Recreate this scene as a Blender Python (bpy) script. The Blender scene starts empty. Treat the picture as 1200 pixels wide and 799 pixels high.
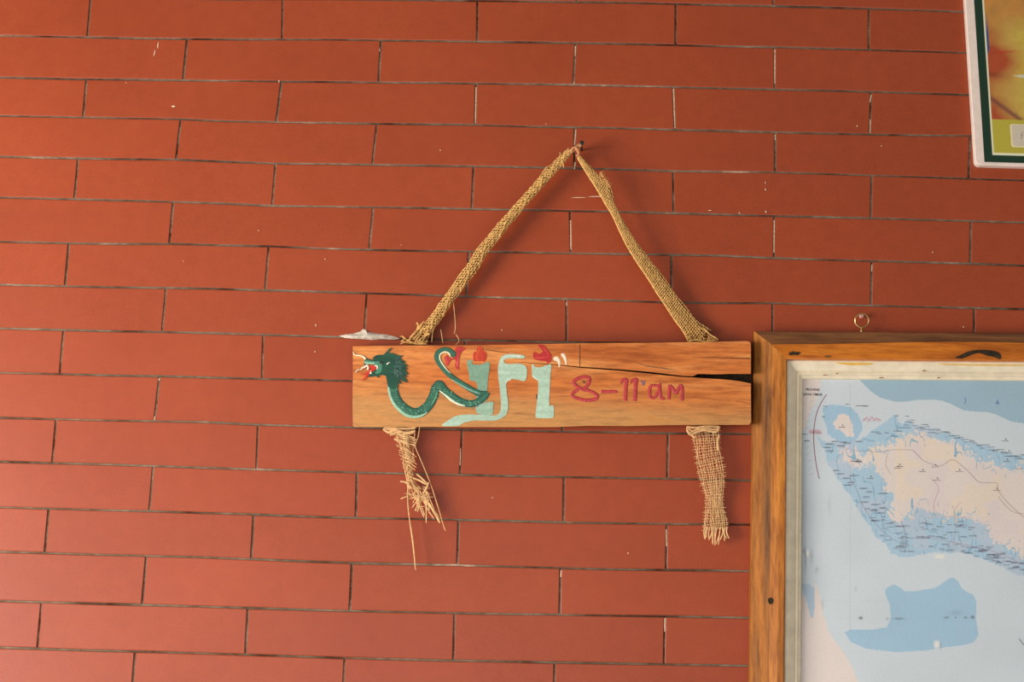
import bpy, bmesh, math, random
import numpy as np
from mathutils import Vector, Matrix
random.seed(7)
rng = np.random.default_rng(7)
C = bpy.context.scene.collection
sc = bpy.context.scene

# ------------------------------------------------------------------ camera
F = 2000.0                      # focal length in pixels of the 1200 px wide frame
Z0 = 2.436                      # height of the topmost full joint line
CAM = np.array([0.49522, -2.05170, Z0 - 0.83612])
YAW, PITCH, ROLL = 0.03095896, 0.21422554, 0.03151896
def rot(y, p, r):
    cy, sy, cr, sr = math.cos(y), math.sin(y), math.cos(r), math.sin(r)
    a = math.pi/2 + p
    Rz = np.array([[cy,-sy,0],[sy,cy,0],[0,0,1]])
    Rx = np.array([[1,0,0],[0,math.cos(a),-math.sin(a)],[0,math.sin(a),math.cos(a)]])
    Rr = np.array([[cr,-sr,0],[sr,cr,0],[0,0,1]])
    return Rz @ Rx @ Rr
R = rot(YAW, PITCH, ROLL)
cd = bpy.data.cameras.new('camera'); cam = bpy.data.objects.new('camera', cd); C.objects.link(cam)
cd.sensor_width = 36; cd.lens = F/1200*36; cd.clip_start = 0.05
M4 = Matrix([list(R[i]) + [CAM[i]] for i in range(3)] + [[0,0,0,1]])
cam.matrix_world = M4
sc.camera = cam

# ------------------------------------------------------------------ light
w = bpy.data.worlds.new('world'); sc.world = w; w.use_nodes = True
w.node_tree.nodes['Background'].inputs[0].default_value = (1.0, 0.93, 0.84, 1)
w.node_tree.nodes['Background'].inputs[1].default_value = 0.27
def area(name, loc, target, sx, sy, power, col):
    l = bpy.data.lights.new(name, 'AREA'); l.shape = 'RECTANGLE'; l.size = sx; l.size_y = sy
    l.energy = power; l.color = col
    o = bpy.data.objects.new(name, l); C.objects.link(o); o.location = loc
    d = Vector(target) - Vector(loc); o.rotation_euler = d.to_track_quat('-Z', 'Y').to_euler()
    return o
area('daylight_opening', (-1.35, -1.18, 1.62), (0.5, 0, 2.0), 0.85, 0.9, 61, (1.0, 0.95, 0.88))
area('daylight_from_below', (0.40, -1.60, 0.55), (0.6, 0, 2.0), 2.4, 1.1, 13, (0.97, 0.98, 1.0))
area('open_side_behind_camera', (-0.75, -3.0, 1.40), (0.3, 0, 1.9), 3.0, 1.0, 25, (0.82, 0.92, 1.0))
sc.view_settings.view_transform = 'Standard'; sc.view_settings.look = 'None'
sc.view_settings.gamma = 1; sc.view_settings.use_curve_mapping = False
sc.view_settings.exposure = 0.0

# ------------------------------------------------------------------ helpers
def at(u, v, d=0.0):
    """the point on the plane d metres in front of the wall that the photo shows at pixel (u, v)"""
    ray = R @ np.array([(u-600)/F, -(v-399.5)/F, -1.0])
    t = (-d - CAM[1]) / ray[1]
    return CAM + t*ray
def atn(u, v, d=0.0):
    u = np.asarray(u, float); v = np.asarray(v, float)
    ray = np.stack([(u-600)/F, -(v-399.5)/F, -np.ones_like(u)], -1) @ R.T
    t = (-d - CAM[1]) / ray[..., 1]
    return CAM + t[..., None]*ray
PX = 0.25/236                  # metres per pixel at the wall, roughly

def lin(c):
    return tuple(((x/255)/12.92 if x/255 <= .04045 else ((x/255+.055)/1.055)**2.4) for x in c)
def obj(name, verts, faces, mats, parent=None, fm=None, smooth=False, cols=None):
    me = bpy.data.meshes.new(name)
    off = parent_loc(parent) if parent else (0, 0, 0)
    me.from_pydata([(float(p[0])-off[0], float(p[1])-off[1], float(p[2])-off[2]) for p in verts], [], faces)
    for m in (mats if isinstance(mats, (list, tuple)) else [mats]): me.materials.append(m)
    if fm is not None: me.polygons.foreach_set('material_index', fm)
    if smooth: me.polygons.foreach_set('use_smooth', [True]*len(me.polygons))
    if cols is not None:
        ca = me.color_attributes.new('Col', 'FLOAT_COLOR', 'POINT')
        ca.data.foreach_set('color', np.concatenate([cols, np.ones((len(cols), 1))], 1).astype(np.float32).ravel())
    me.update()
    o = bpy.data.objects.new(name, me); C.objects.link(o)
    if parent:
        o.parent = parent
    return o
def parent_loc(p):
    l = Vector((0, 0, 0))
    while p: l += p.location; p = p.parent
    return l
def thing(name, label, cat, loc):
    o = bpy.data.objects.new(name, None); C.objects.link(o); o.location = tuple(map(float, loc))
    o.empty_display_size = .05
    o['label'] = label; o['category'] = cat
    return o
def tag(o, label, cat): o['label'] = label; o['category'] = cat; return o

def smooth_curve(pts, n=6, closed=False):
    P = [np.array(p, float) for p in pts]; N = len(P); out = []
    rngi = range(N if closed else N-1)
    for i in rngi:
        if closed: a, b, c, d = P[(i-1) % N], P[i], P[(i+1) % N], P[(i+2) % N]
        else: a, b, c, d = P[max(i-1, 0)], P[i], P[i+1], P[min(i+2, N-1)]
        for k in range(n):
            t = k/n
            out.append(.5*((2*b)+(-a+c)*t+(2*a-5*b+4*c-d)*t*t+(-a+3*b-3*c+d)*t**3))
    if not closed: out.append(P[-1])
    return np.array(out)

# ---- materials
def mat(name, rough=.6, spec=.35):
    m = bpy.data.materials.new(name); m.use_nodes = True; nt = m.node_tree
    b = nt.nodes['Principled BSDF']; b.inputs['Roughness'].default_value = rough
    b.inputs['Specular IOR Level'].default_value = spec
    return m, nt, b
def N(nt, t, **k):
    n = nt.nodes.new(t)
    for a, v in k.items(): setattr(n, a, v)
    return n
def coords(nt, scale, kind='Object', rotx=0):
    tc = N(nt, 'ShaderNodeTexCoord'); mp = N(nt, 'ShaderNodeMapping'); mp.inputs['Scale'].default_value = scale
    if kind == 'Geo':
        g = N(nt, 'ShaderNodeNewGeometry'); nt.links.new(g.outputs['Position'], mp.inputs[0])
    else: nt.links.new(tc.outputs[kind], mp.inputs[0])
    return mp
def noise(nt, vec, scale, detail=3, rough=.55, dist=0):
    n = N(nt, 'ShaderNodeTexNoise'); n.inputs['Scale'].default_value = scale; n.inputs['Detail'].default_value = detail
    n.inputs['Roughness'].default_value = rough; n.inputs['Distortion'].default_value = dist
    nt.links.new(vec.outputs[0], n.inputs['Vector']); return n
def ramp(nt, src, stops, interp='LINEAR'):
    r = N(nt, 'ShaderNodeValToRGB'); r.color_ramp.interpolation = interp
    el = r.color_ramp.elements
    while len(el) > 1: el.remove(el[0])
    el[0].position = stops[0][0]; el[0].color = (*stops[0][1], 1)
    for p, c in stops[1:]:
        e = el.new(p); e.color = (*c, 1)
    nt.links.new(src, r.inputs[0]); return r
def mixc(nt, a, b, f, mode='MIX'):
    m = N(nt, 'ShaderNodeMix', data_type='RGBA', blend_type=mode)
    for s, v in ((m.inputs[6], a), (m.inputs[7], b), (m.inputs[0], f)):
        if hasattr(v, 'links') or hasattr(v, 'is_output'): nt.links.new(v, s)
        elif isinstance(v, (int, float)): s.default_value = v
        else: s.default_value = (*v, 1)
    return m.outputs[2]
def bump(nt, b, src, strength, dist):
    bp = N(nt, 'ShaderNodeBump'); bp.inputs['Strength'].default_value = strength; bp.inputs['Distance'].default_value = dist
    nt.links.new(src, bp.inputs['Height']); nt.links.new(bp.outputs[0], b.inputs['Normal'])

def brick_material():
    m, nt, b = mat('terracotta_brick', .36, .42)
    v = coords(nt, (1, 1, 1), 'Geo')
    big = noise(nt, v, 5, 3); fine = noise(nt, v, 900, 2, .7); mid = noise(nt, v, 60, 4, .6)
    oi = N(nt, 'ShaderNodeObjectInfo')
    base = ramp(nt, big.outputs[0], [(.3, (.290, .0450, .0125)), (.7, (.325, .0530, .0155))]).outputs[0]
    rr = ramp(nt, oi.outputs['Random'], [(0, (.955, .95, .94)), (1, (1.04, 1.05, 1.06))]).outputs[0]
    c = mixc(nt, base, rr, 1.0, 'MULTIPLY')
    f = ramp(nt, fine.outputs[0], [(.3, (.86, .83, .82)), (.7, (1.13, 1.16, 1.18))]).outputs[0]
    c = mixc(nt, c, f, 1.0, 'MULTIPLY')
    f2 = ramp(nt, mid.outputs[0], [(.35, (.96, .95, .95)), (.65, (1.03, 1.04, 1.05))]).outputs[0]
    c = mixc(nt, c, f2, 1.0, 'MULTIPLY')
    nt.links.new(c, b.inputs['Base Color'])
    bump(nt, b, fine.outputs[0], .25, .0006)
    return m
def mortar_material():
    m, nt, b = mat('joint_mortar', .9, .1)
    v = coords(nt, (1, 1, 3), 'Geo')
    n1 = noise(nt, v, 9, 5, .65); n2 = noise(nt, v, 90, 3, .6)
    c = ramp(nt, n1.outputs[0], [(.38, lin((70, 46, 34))), (.48, lin((104, 88, 72))), (.62, lin((132, 116, 98))), (.76, lin((210, 180, 152)))]).outputs[0]
    d = ramp(nt, n2.outputs[0], [(.3, (.6, .6, .6)), (.7, (1.2, 1.2, 1.2))]).outputs[0]
    nt.links.new(mixc(nt, c, d, 1.0, 'MULTIPLY'), b.inputs['Base Color'])
    bump(nt, b, n2.outputs[0], .5, .001)
    return m
def wood_material(name, axis, stops, dark=(.06, .03, .012), streak=.35, rough=.42, spec=.4, zgrad=None):
    m, nt, b = mat(name, rough, spec)
    sc3 = (1.0, 9, 9) if axis == 'x' else (9, 9, 1.0)
    v = coords(nt, sc3, 'Geo')
    n1 = noise(nt, v, 4.5, 5, .6, .6); n2 = noise(nt, v, 26, 4, .65, .3); n3 = noise(nt, v, 120, 2, .6)
    c = ramp(nt, n1.outputs[0], stops).outputs[0]
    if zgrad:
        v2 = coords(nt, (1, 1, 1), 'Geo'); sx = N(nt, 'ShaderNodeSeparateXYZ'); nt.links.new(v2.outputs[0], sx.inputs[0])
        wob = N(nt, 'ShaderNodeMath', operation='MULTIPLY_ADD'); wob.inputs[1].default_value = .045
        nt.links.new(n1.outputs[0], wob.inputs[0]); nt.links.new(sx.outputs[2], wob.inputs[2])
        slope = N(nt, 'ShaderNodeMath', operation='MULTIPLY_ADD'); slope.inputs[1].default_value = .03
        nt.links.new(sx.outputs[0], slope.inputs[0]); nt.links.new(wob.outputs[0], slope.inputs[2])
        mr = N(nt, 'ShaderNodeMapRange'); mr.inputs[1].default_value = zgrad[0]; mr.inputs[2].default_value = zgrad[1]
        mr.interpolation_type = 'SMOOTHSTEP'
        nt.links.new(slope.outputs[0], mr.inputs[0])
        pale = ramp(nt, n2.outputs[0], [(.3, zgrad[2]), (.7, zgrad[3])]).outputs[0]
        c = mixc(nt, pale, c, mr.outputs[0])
    s = ramp(nt, n2.outputs[0], [(.30, tuple(1-streak*k for k in (.9, 1.1, 1.2))), (.55, (1, 1, 1)), (.75, (1.1, 1.1, 1.08))]).outputs[0]
    c = mixc(nt, c, s, 1.0, 'MULTIPLY')
    s3 = ramp(nt, n3.outputs[0], [(.3, (.9, .88, .86)), (.6, (1.04, 1.04, 1.04))]).outputs[0]
    c = mixc(nt, c, s3, 1.0, 'MULTIPLY')
    nt.links.new(c, b.inputs['Base Color'])
    bump(nt, b, n3.outputs[0], .25, .0006)
    return m
def plain(name, col, rough=.6, spec=.3, var=.12, scale=120, metal=0, bmp=.2):
    m, nt, b = mat(name, rough, spec); v = coords(nt, (1, 1, 1), 'Geo')
    n = noise(nt, v, scale, 3, .6)
    c = ramp(nt, n.outputs[0], [(.3, tuple(x*(1-var) for x in lin(col))), (.7, tuple(min(1, x*(1+var)) for x in lin(col)))]).outputs[0]
    nt.links.new(c, b.inputs['Base Color']); b.inputs['Metallic'].default_value = metal
    if bmp: bump(nt, b, n.outputs[0], bmp, .0006)
    return m
def vcol(name, rough=.6, spec=.25, var=.05, scale=400):
    m, nt, b = mat(name, rough, spec); a = N(nt, 'ShaderNodeVertexColor'); a.layer_name = 'Col'
    v = coords(nt, (1, 1, 1), 'Geo'); n = noise(nt, v, scale, 3, .6)
    r = ramp(nt, n.outputs[0], [(.3, (1-var,)*3), (.7, (1+var,)*3)]).outputs[0]
    nt.links.new(mixc(nt, a.outputs[0], r, 1.0, 'MULTIPLY'), b.inputs['Base Color'])
    return m
M_BRICK = brick_material(); M_MORTAR = mortar_material()

# ------------------------------------------------------------------ wall: brick courses
# joint lines and head joints measured on the wall: per course, (u, v) samples and (u_top, u_bottom)
W, H = 0.25, 0.05552828
L = {0:[(120,44),(250,46),(400,46),(475,47.5),(700,50.5),(900,55),(1000,57.5),(1135,62)],
1:[(120,93),(160,93),(260,94.5),(400,96),(550,97.5),(640,98.7),(700,99.5),(800,102),(900,104.5),(1000,106.5),(1135,111)],
2:[(120,138),(225,139.5),(260,142),(400,144),(550,146),(620,148),(700,149.5),(900,154.5),(1000,157),(1140,159)],
3:[(120,186),(230,187),(270,189.5),(330,191.5),(400,192.3),(550,194.5),(700,197.5),(790,200.3),(900,201.5),(1000,204.5),(1070,207),(1200,211.5)],
4:[(120,234),(250,237.5),(320,241),(400,242),(550,244.5),(700,247.5),(900,252.5),(1000,255),(1200,260.5)],
5:[(120,285.8),(210,285.3),(250,287),(320,288.5),(400,291.8),(550,294.5),(700,297.3),(840,299),(900,302),(1000,305),(1100,307.5),(1200,310.8)],
6:[(120,336),(250,338),(400,342.3),(550,347.5),(700,351),(790,354.5),(900,355),(1000,357.5),(1200,362)],
7:[(120,387.5),(250,390),(400,395),(550,398.5),(700,401.5)],
8:[(120,439.5),(190,440.5),(400,446)],
9:[(120,492.5),(250,494.5),(300,497.5),(400,500.5),(550,503.5),(700,506),(780,507.5),(870,508)],
10:[(120,544),(400,553),(550,556.5),(700,559.5),(880,562.5)],
11:[(120,597.5),(250,601),(400,606.5),(550,609),(700,613),(880,614.5)],
12:[(120,650),(250,653),(400,659.5),(550,662.5),(700,666.5),(880,669)],
13:[(120,707.5),(250,711),(400,715.5),(550,718.5),(700,721),(880,723.5)]}
V = {-1:(.5,[(331.5,330.5),(559.5,559.3),(792,791.8),(1018.5,1018.3)]),
0:(0,[(219.5,214.8),(446.5,443.7),(675,672),(907.8,908)]),
1:(.5,[(330,324),(558,557),(789,791),(1021,1019.5)]),
2:(0,[(212,206.5),(441.5,436.5),(673.7,673),(908.5,908.5),(1137,1135.5)]),
3:(.5,[(323,319),(555,553),(789,789.5),(1021.5,1020.5)]),
4:(0,[(203,198.5),(437.5,433),(668,669),(907.5,907),(1138,1137)]),
5:(.5,[(315,311),(549.5,546.5),(787,786.5),(1022,1021)]),
6:(0,[(194.8,190),(429.8,427),(664,664),(905.5,905.5),(1141.5,1141.5)]),
7:(.5,[(308.5,307)]), 8:(0,[(187,181)]),
9:(.5,[(302.5,300.5),(541.5,539),(783,782)]),
10:(0,[(179.5,175),(418.5,417),(661,660.5)]),
11:(.5,[(297.5,294.5),(537.5,536),(781.5,780.5)]),
12:(0,[(171.5,166.5),(412.5,410),(657,656)]),
13:(.5,[(290.5,287.5),(533,531.5),(779,778)])}
XS = np.linspace(-.9, 1.9, 113)
line_z = {}
for k, pts in L.items():
    p = np.array([at(u, v) for u, v in pts])
    base = Z0 - k*H
    line_z[k] = base + np.interp(XS, p[:, 0], p[:, 2]-base)
RES0 = line_z[0]-(Z0); RES13 = line_z[13]-(Z0-13*H)
def line(k, x):
    if k in line_z: return float(np.interp(x, XS, line_z[k]))
    r = RES0 if k < 0 else RES13
    return Z0 - k*H + float(np.interp(x, XS, r)) + .0006*math.sin(7.3*k + 4*x)
def head_joints(k):
    """world x of the head joints of course k at its top and bottom, from beyond the left of view to beyond the right"""
    if k in V: o, l = V[k]
    else: o, l = (.5 if k % 2 else 0), []
    pts = {}
    for i, (t, b) in enumerate(l):
        # v at that joint
        zt = Z0-k*H; pts[i] = []
        for u, kk in ((t, k), (b, k+1)):
            vlo, vhi = -400.0, 1400.0
            for _ in range(30):
                mid = (vlo+vhi)/2
                p = at(u, mid)
                if p[2] > line(kk, p[0]): vlo = mid
                else: vhi = mid
            pts[i].append(at(u, (vlo+vhi)/2)[0] - (i+o)*W)
    out = []
    for i in range(-4, 7):
        if pts:
            j = min(pts, key=lambda q: abs(q-i)); rt, rb = pts[j]
            if j != i and abs(j-i) > 0: rt = rb = (rt+rb)/2 + random.uniform(-.002, .002)
        else: rt = rb = (-.0045 if k > 7 else .004)+random.uniform(-.003, .003)
        out.append(((i+o)*W + rt, (i+o)*W + rb))
    return out
wall = None
ROWS = range(-5, 19)
x_lo, x_hi = -.98, 1.62
zt = Z0+5.2*H; zb = Z0-19.2*H
def box(x0, x1, y0, y1, z0, z1):
    v = [(x, y, z) for x in (x0, x1) for y in (y0, y1) for z in (z0, z1)]
    f = [(0,1,3,2),(4,6,7,5),(0,4,5,1),(2,3,7,6),(0,2,6,4),(1,5,7,3)]
    return v, f
v_, f_ = box(x_lo-.01, x_hi+.01, .0013, .11, zb, zt)
wall = obj('wall_back', v_, f_, M_MORTAR); wall['kind'] = 'structure'
for k in ROWS:
    hj = head_joints(k)
    for i in range(len(hj)-1):
        (a0, a1), (b0, b1) = hj[i], hj[i+1]
        if b0 < x_lo or a0 > x_hi: continue
        gh = .00118; gv = .0011+random.uniform(-.0001, .0003)
        n = 4
        top = [(a0+gv + (b0-a0-2*gv)*q/n) for q in range(n+1)]
        bot = [(a1+gv + (b1-a1-2*gv)*q/n) for q in range(n+1)]
        ring = [(x, line(k, x)-gh+random.uniform(-.00035, .00025)) for x in top] + [(x, line(k+1, x)+gh+random.uniform(-.00025, .00035)) for x in reversed(bot)]
        m = len(ring); cx = sum(p[0] for p in ring)/m; cz = sum(p[1] for p in ring)/m
        y0 = random.uniform(-.0003, .0003)
        bv = .0007
        vs = []
        for x, z in ring:
            sx = 1 if x > cx else -1
            vs.append((x - (bv if abs(x-cx) > .3*W else 0)*sx, y0 + random.uniform(-.00008, .00008), z - bv*(1 if z > cz else -1)))
        vs += [(x, y0+bv*.8, z) for x, z in ring]
        vs += [(x, .009, z) for x, z in ring]
        fs = [tuple(range(m-1, -1, -1))]
        for r0 in (0, m):
            for q in range(m):
                fs.append((r0+q, r0+(q+1) % m, r0+m+(q+1) % m, r0+m+q))
        obj('brick', vs, fs, M_BRICK, wall)

# ---- tube threads (woven burlap, strands)
class Threads:
    def __init__(s): s.v = []; s.f = []; s.m = []
    def tube(s, pts, r, sides=4, m=0, taper=True):
        pts = np.asarray(pts, float); n = len(pts); b = len(s.v)
        t = np.gradient(pts, axis=0); t /= np.linalg.norm(t, axis=1)[:, None]+1e-12
        up = np.array([0, 1, 0.]); 
        rr = r if hasattr(r, '__len__') else [r]*n
        for i in range(n):
            a = np.cross(t[i], up); a /= np.linalg.norm(a)+1e-9; c = np.cross(a, t[i])
            q = rr[i]*(.45 if taper and i in (0, n-1) else 1)
            for k in range(sides):
                an = 2*math.pi*k/sides + .6
                s.v.append(pts[i] + q*(math.cos(an)*a + math.sin(an)*c))
        for i in range(n-1):
            for k in range(sides):
                s.f.append((b+i*sides+k, b+i*sides+(k+1) % sides, b+(i+1)*sides+(k+1) % sides, b+(i+1)*sides+k)); s.m.append(m)
        s.f.append(tuple(b+k for k in range(sides))); s.f.append(tuple(b+(n-1)*sides+k for k in reversed(range(sides)))); s.m += [m, m]
    def ribbon_core(s, cl, wd, dep, thick, m=1):
        """flattened closed tube: cl (n,2) px centre line, wd px widths, dep metres"""
        n = len(cl); b = len(s.v); K = 10
        t = np.gradient(cl, axis=0); t /= np.linalg.norm(t, axis=1)[:, None]; nn = np.stack([-t[:, 1], t[:, 0]], 1)
        for i in range(n):
            for k in range(K):
                an = 2*math.pi*k/K
                p = cl[i] + nn[i]*math.cos(an)*wd[i]/2
                s.v.append(at(p[0], p[1], dep[i] + thick*math.sin(an)))
        for i in range(n-1):
            for k in range(K):
                s.f.append((b+i*K+k, b+(i+1)*K+k, b+(i+1)*K+(k+1) % K, b+i*K+(k+1) % K)); s.m.append(m)
        s.f.append(tuple(b+k for k in range(K))); s.f.append(tuple(b+(n-1)*K+k for k in reversed(range(K)))); s.m += [m, m]
    def build(s, name, mats, parent): 
        return obj(name, s.v, s.f, mats, parent, fm=s.m, smooth=False)

# ------------------------------------------------------------------ wall marks: smear, flecks
def poly3(pts, d, th, up=True):
    """flat relief from a closed pixel outline: verts, faces (front ngon triangulated + sides)"""
    import mathutils
    P = [at(u, v, d+th) for u, v in pts]; Q = [at(u, v, d) for u, v in pts]
    n = len(P)
    tri = mathutils.geometry.tessellate_polygon([[Vector((p[0], p[2], 0)) for p in P]])
    v = P+Q; f = []
    for a, b, c in tri:
        A, B, Cc = P[a], P[b], P[c]
        cr = (B[0]-A[0])*(Cc[2]-A[2])-(B[2]-A[2])*(Cc[0]-A[0])
        f.append((a, b, c) if cr > 0 else (a, c, b))
    for i in range(n): f.append((i, (i+1) % n, n+(i+1) % n, n+i))
    return v, f
def relief(name, pts, d, th, m, parent, smooth_n=3):
    if smooth_n > 1: pts = smooth_curve(pts, smooth_n, True)
    v, f = poly3(pts, d, th)
    return obj(name, v, f, m, parent)
M_SMEAR = plain('dried_plaster', (205, 190, 172), .9, .1, .35, 160, bmp=.6)
def ridge(name, pts, d, h, m, parent):
    """low mound: outline on the wall, raised inner outline"""
    P = np.array(pts, float); c = P.mean(0); n = len(P)
    inner = c + (P-c)*.55; 
    v = [at(u, w_, d) for u, w_ in P] + [at(u, w_, d+h*random.uniform(.6, 1.1)) for u, w_ in inner] + [at(c[0], c[1]-.5, d+h*1.3)]
    f = []
    for i in range(n):
        j = (i+1) % n
        f += [(i, j, n+j, n+i), (n+i, n+j, 2*n)]
    return obj(name, v, f, m, parent)
sm = [(397,393.5),(405,391.8),(414,391),(422,388.5),(425.5,385.5),(428.5,385.8),(431,388.8),(440,390.6),(452,391.8),(462,394),(469,396.8),(460,398),(446,397.3),(436,398.3),(425,397.2),(412,396.6),(404,396)]
ridge('mortar_smear', sm, .0002, .0028, M_SMEAR, wall)
M_FLECK = plain('pale_fleck', (226, 190, 160), .8, .2, .1)
fl_v, fl_f = [], []
def fleck(u, v, w_, h_, sk=0):
    pts = [(u-w_, v+.1*h_), (u-w_*.3+sk, v-h_), (u+w_*.7+sk, v-h_*.7), (u+w_, v+.2*h_), (u+w_*.2-sk, v+h_), (u-w_*.6-sk, v+h_*.8)]
    a, b = poly3(pts, .0004, .0003); o = len(fl_v); fl_v.extend(a); fl_f.extend([tuple(i+o for i in q) for q in b])
for a in [(203,124.6,2.4,.9),(185,53,.5,4,.3),(181,62,.4,4,.8),(897,222,.8,1.2),(897.5,248,.9,1.4),(866.5,249.6,1.0,.8),(832,246.5,2.5,.4),(516,176,.8,.7),
          (588,386.5,.8,.8),(369,412,.8,.8),(370,381,.5,1.8),(381,303.5,.6,.8),(700,230.2,12,.45),(678,231.4,9,.4),(897,214,.4,1.6),(1033,171,.7,.7),(1004.5,147.5,.8,1),
          (215,306,.5,.5),(1093,295.5,.7,.7),(303,270,.7,.6),(1129,383,.9,.8),(736,648,.9,1),(577,583,.7,.7),(148,97,.6,.5),(640,145,.9,.4),(470,287,.7,.5)]:
    fleck(*a)
o = obj('paint_flecks', fl_v, fl_f, M_FLECK, wall); o['kind'] = 'stuff'

pv, pf = [], []
for (x0, y0, x1, y1) in ((558,102,557.2,144),(789.3,104,791,150),(675,128+24,673.2,170),(674,190,673,199),(1021,111,1019.6,120),(1020,140,1019.5,156),(908.5,158,908.6,164),(668.7,258,669,292),(908,58,908,98),
                         (674.5,54,674,66),(443,50,445,60),(907.3,258,907,296),(1022,310,1021.5,318),(664,354,664,358),(326.5,92,327,97),(187,443,186,446),(181.5,488,181,492),(539.4,525,539,545),(657.5,668,657,676),(780.8,620,781,640),(779,724,779,740)):
    q = .75; a, b = poly3([(x0-q, y0), (x1-q*.8, (y1)), (x1+q*.8, y1), (x0+q, y0)], -.0012, .0009)
    o = len(pv); pv.extend(a); pf.extend([tuple(i+o for i in f) for f in b])
o = obj('pale_pointing', pv, pf, plain('pale_lime_pointing', (196, 166, 136), .9, .1, .4, 300), wall); o['kind'] = 'stuff'

# ------------------------------------------------------------------ hanging wooden sign
SB, SF = .011, .031            # back and front of the board, metres off the wall
PF = SF + .0002
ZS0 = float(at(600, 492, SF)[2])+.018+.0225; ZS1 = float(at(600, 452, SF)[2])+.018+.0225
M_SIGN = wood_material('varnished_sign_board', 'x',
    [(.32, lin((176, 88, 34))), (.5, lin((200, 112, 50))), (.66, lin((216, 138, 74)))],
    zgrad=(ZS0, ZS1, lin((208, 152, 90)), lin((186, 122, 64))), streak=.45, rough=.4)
M_CRACK = plain('split_shade_wood', (44, 32, 22), .95, .1, .5, 200)  # dark colour stands in for the shade deep inside the split
BURL_A = plain('jute_fibre', (214, 166, 100), .9, .1, .28, 260)
BURL_C = plain('jute_cloth_dark', (112, 72, 34), .95, .05, .5, 480)
BURL_T = plain('pale_jute_fibre', (216, 172, 120), .9, .1, .25, 260)
c0 = at(647, 450, SF)
sign = thing('hanging_sign', 'Wooden wifi sign with green dragon and red "8-11 am", hung by a burlap strap', 'sign', (c0[0], -SB, c0[2]))
top_e = [(413.5,405.5),(450,405),(520,404.6),(600,403.6),(680,402.2),(760,401.6),(830,400.6),(874,399.6),(878.5,400.4),(880,403)]
crack_up = [(880,438.2),(858,438.0),(836,438.6),(818,438.2),(812,440.6),(800,440.2),(781,438.0),(757,435.2),(722,432.3),(679,429.6),(656,427.2),(630,425.6),(608,424.2)]
crack_dn = [(608,424.5),(630,426.2),(656,428.0),(679,430.8),(722,434.0),(757,437.2),(781,439.9),(802,441.8),(812,442.2),(823,443.0),(846,444.2),(867,446.4),(880,449.4)]
bot_e = [(880,460),(880.3,494),(878,497.6),(840,497.8),(780,498.0),(735,499.2),(690,498.8),(650,500.4),(600,500.4),(540,500.2),(470,500.2),(416,500.4),(413.6,499),(413.2,470),(413.6,440)]
outl = top_e + crack_up + crack_dn + bot_e
sv, sf = poly3(outl, SB+.005, SF-SB-.005)
fm = [0]*len(sf); n = len(outl); ntri = len(sf)-n
for i in range(len(top_e)-1, len(top_e)+len(crack_up)+len(crack_dn)): fm[ntri+i] = 1
# rear layer, solid, closes the split from behind
rear = [p for p in top_e] + bot_e
rv, rf = poly3([(u*.9985+.97, v*.998+.9) for u, v in rear], SB, .0052)
o_ = len(sv); sv += rv; sf += [tuple(i+o_ for i in q) for q in rf]; fm += [1]*(len(rf)-len(rear))+[0]*len(rear)
bk = [(413.5,405.5),(880,400),(880.3,498),(413.6,500)]
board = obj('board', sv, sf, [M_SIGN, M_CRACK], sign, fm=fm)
bev = board.modifiers.new('bevel', 'BEVEL'); bev.width = .0009; bev.segments = 2; bev.limit_method = 'ANGLE'; bev.angle_limit = math.radians(60)

def stroke_mesh(pts, widths, d, th, n=6, closed=False):
    """painted stroke with varying width: strip with a slightly domed section; returns verts, faces, (s, t) params"""
    P = smooth_curve(pts, n); ww = np.interp(np.linspace(0, 1, len(P)), np.linspace(0, 1, len(widths)), widths)
    t = np.gradient(P, axis=0); t /= np.linalg.norm(t, axis=1)[:, None]+1e-9; nn = np.stack([-t[:, 1], t[:, 0]], 1)
    v = []; f = []; st = []
    K = [-1, -.72, -.3, .3, .72, 1]; hh = [0, .8, 1, 1, .8, 0]
    for i in range(len(P)):
        for k, q in enumerate(K):
            p = P[i]+nn[i]*q*ww[i]/2; v.append(at(p[0], p[1], d+th*hh[k])); st.append((i/(len(P)-1), q))
    m = len(K)
    for i in range(len(P)-1):
        for k in range(m-1): f.append((i*m+k, i*m+k+1, (i+1)*m+k+1, (i+1)*m+k))
    return v, f, np.array(st)
def fix_front(v, f):
    out = []
    for q in f:
        A, B, Cc = v[q[0]], v[q[1]], v[q[2]]
        cr = (B[0]-A[0])*(Cc[2]-A[2])-(B[2]-A[2])*(Cc[0]-A[0])
        out.append(q if cr >= 0 else tuple(reversed(q)))
    return out
class Paint:
    """collects strokes and patches of one painted figure, coloured per vertex"""
    def __init__(s): s.v = []; s.f = []; s.c = []
    def add(s, v, f, c):
        o = len(s.v); s.v += list(v); s.f += [tuple(i+o for i in q) for q in f]; s.c += list(c)
    def stroke(s, pts, w_, col, d=0, th=.00025, edge=None, n=6, under=None):
        v, f, st = stroke_mesh(pts, w_, PF+d, th, n)
        col = np.array(lin(col)); e = np.array(lin(edge)) if edge else col
        cc = []
        for a, b in st:
            k = abs(b)**2.2
            base = col*(1-k)+e*k
            if under and b > .5: base = np.array(lin(under))
            cc.append(base*random.uniform(.82, 1.2))
        s.add(v, fix_front(v, f), cc)
    def patch(s, pts, col, d=0, th=.00025, n=3, var=.12):
        P = smooth_curve(pts, n, True) if n > 1 else pts
        v, f = poly3(P, PF+d-.0001, th+.0001)
        col = np.array(lin(col)); s.add(v, f, [col*random.uniform(1-var, 1+var) for _ in v])
    def build(s, name, m, parent): return obj(name, s.v, s.f, m, parent, cols=np.array(s.c))
def Z(o, sc_): return lambda pts: [(o[0]+x/sc_, o[1]+y/sc_) for x, y in pts]
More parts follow.
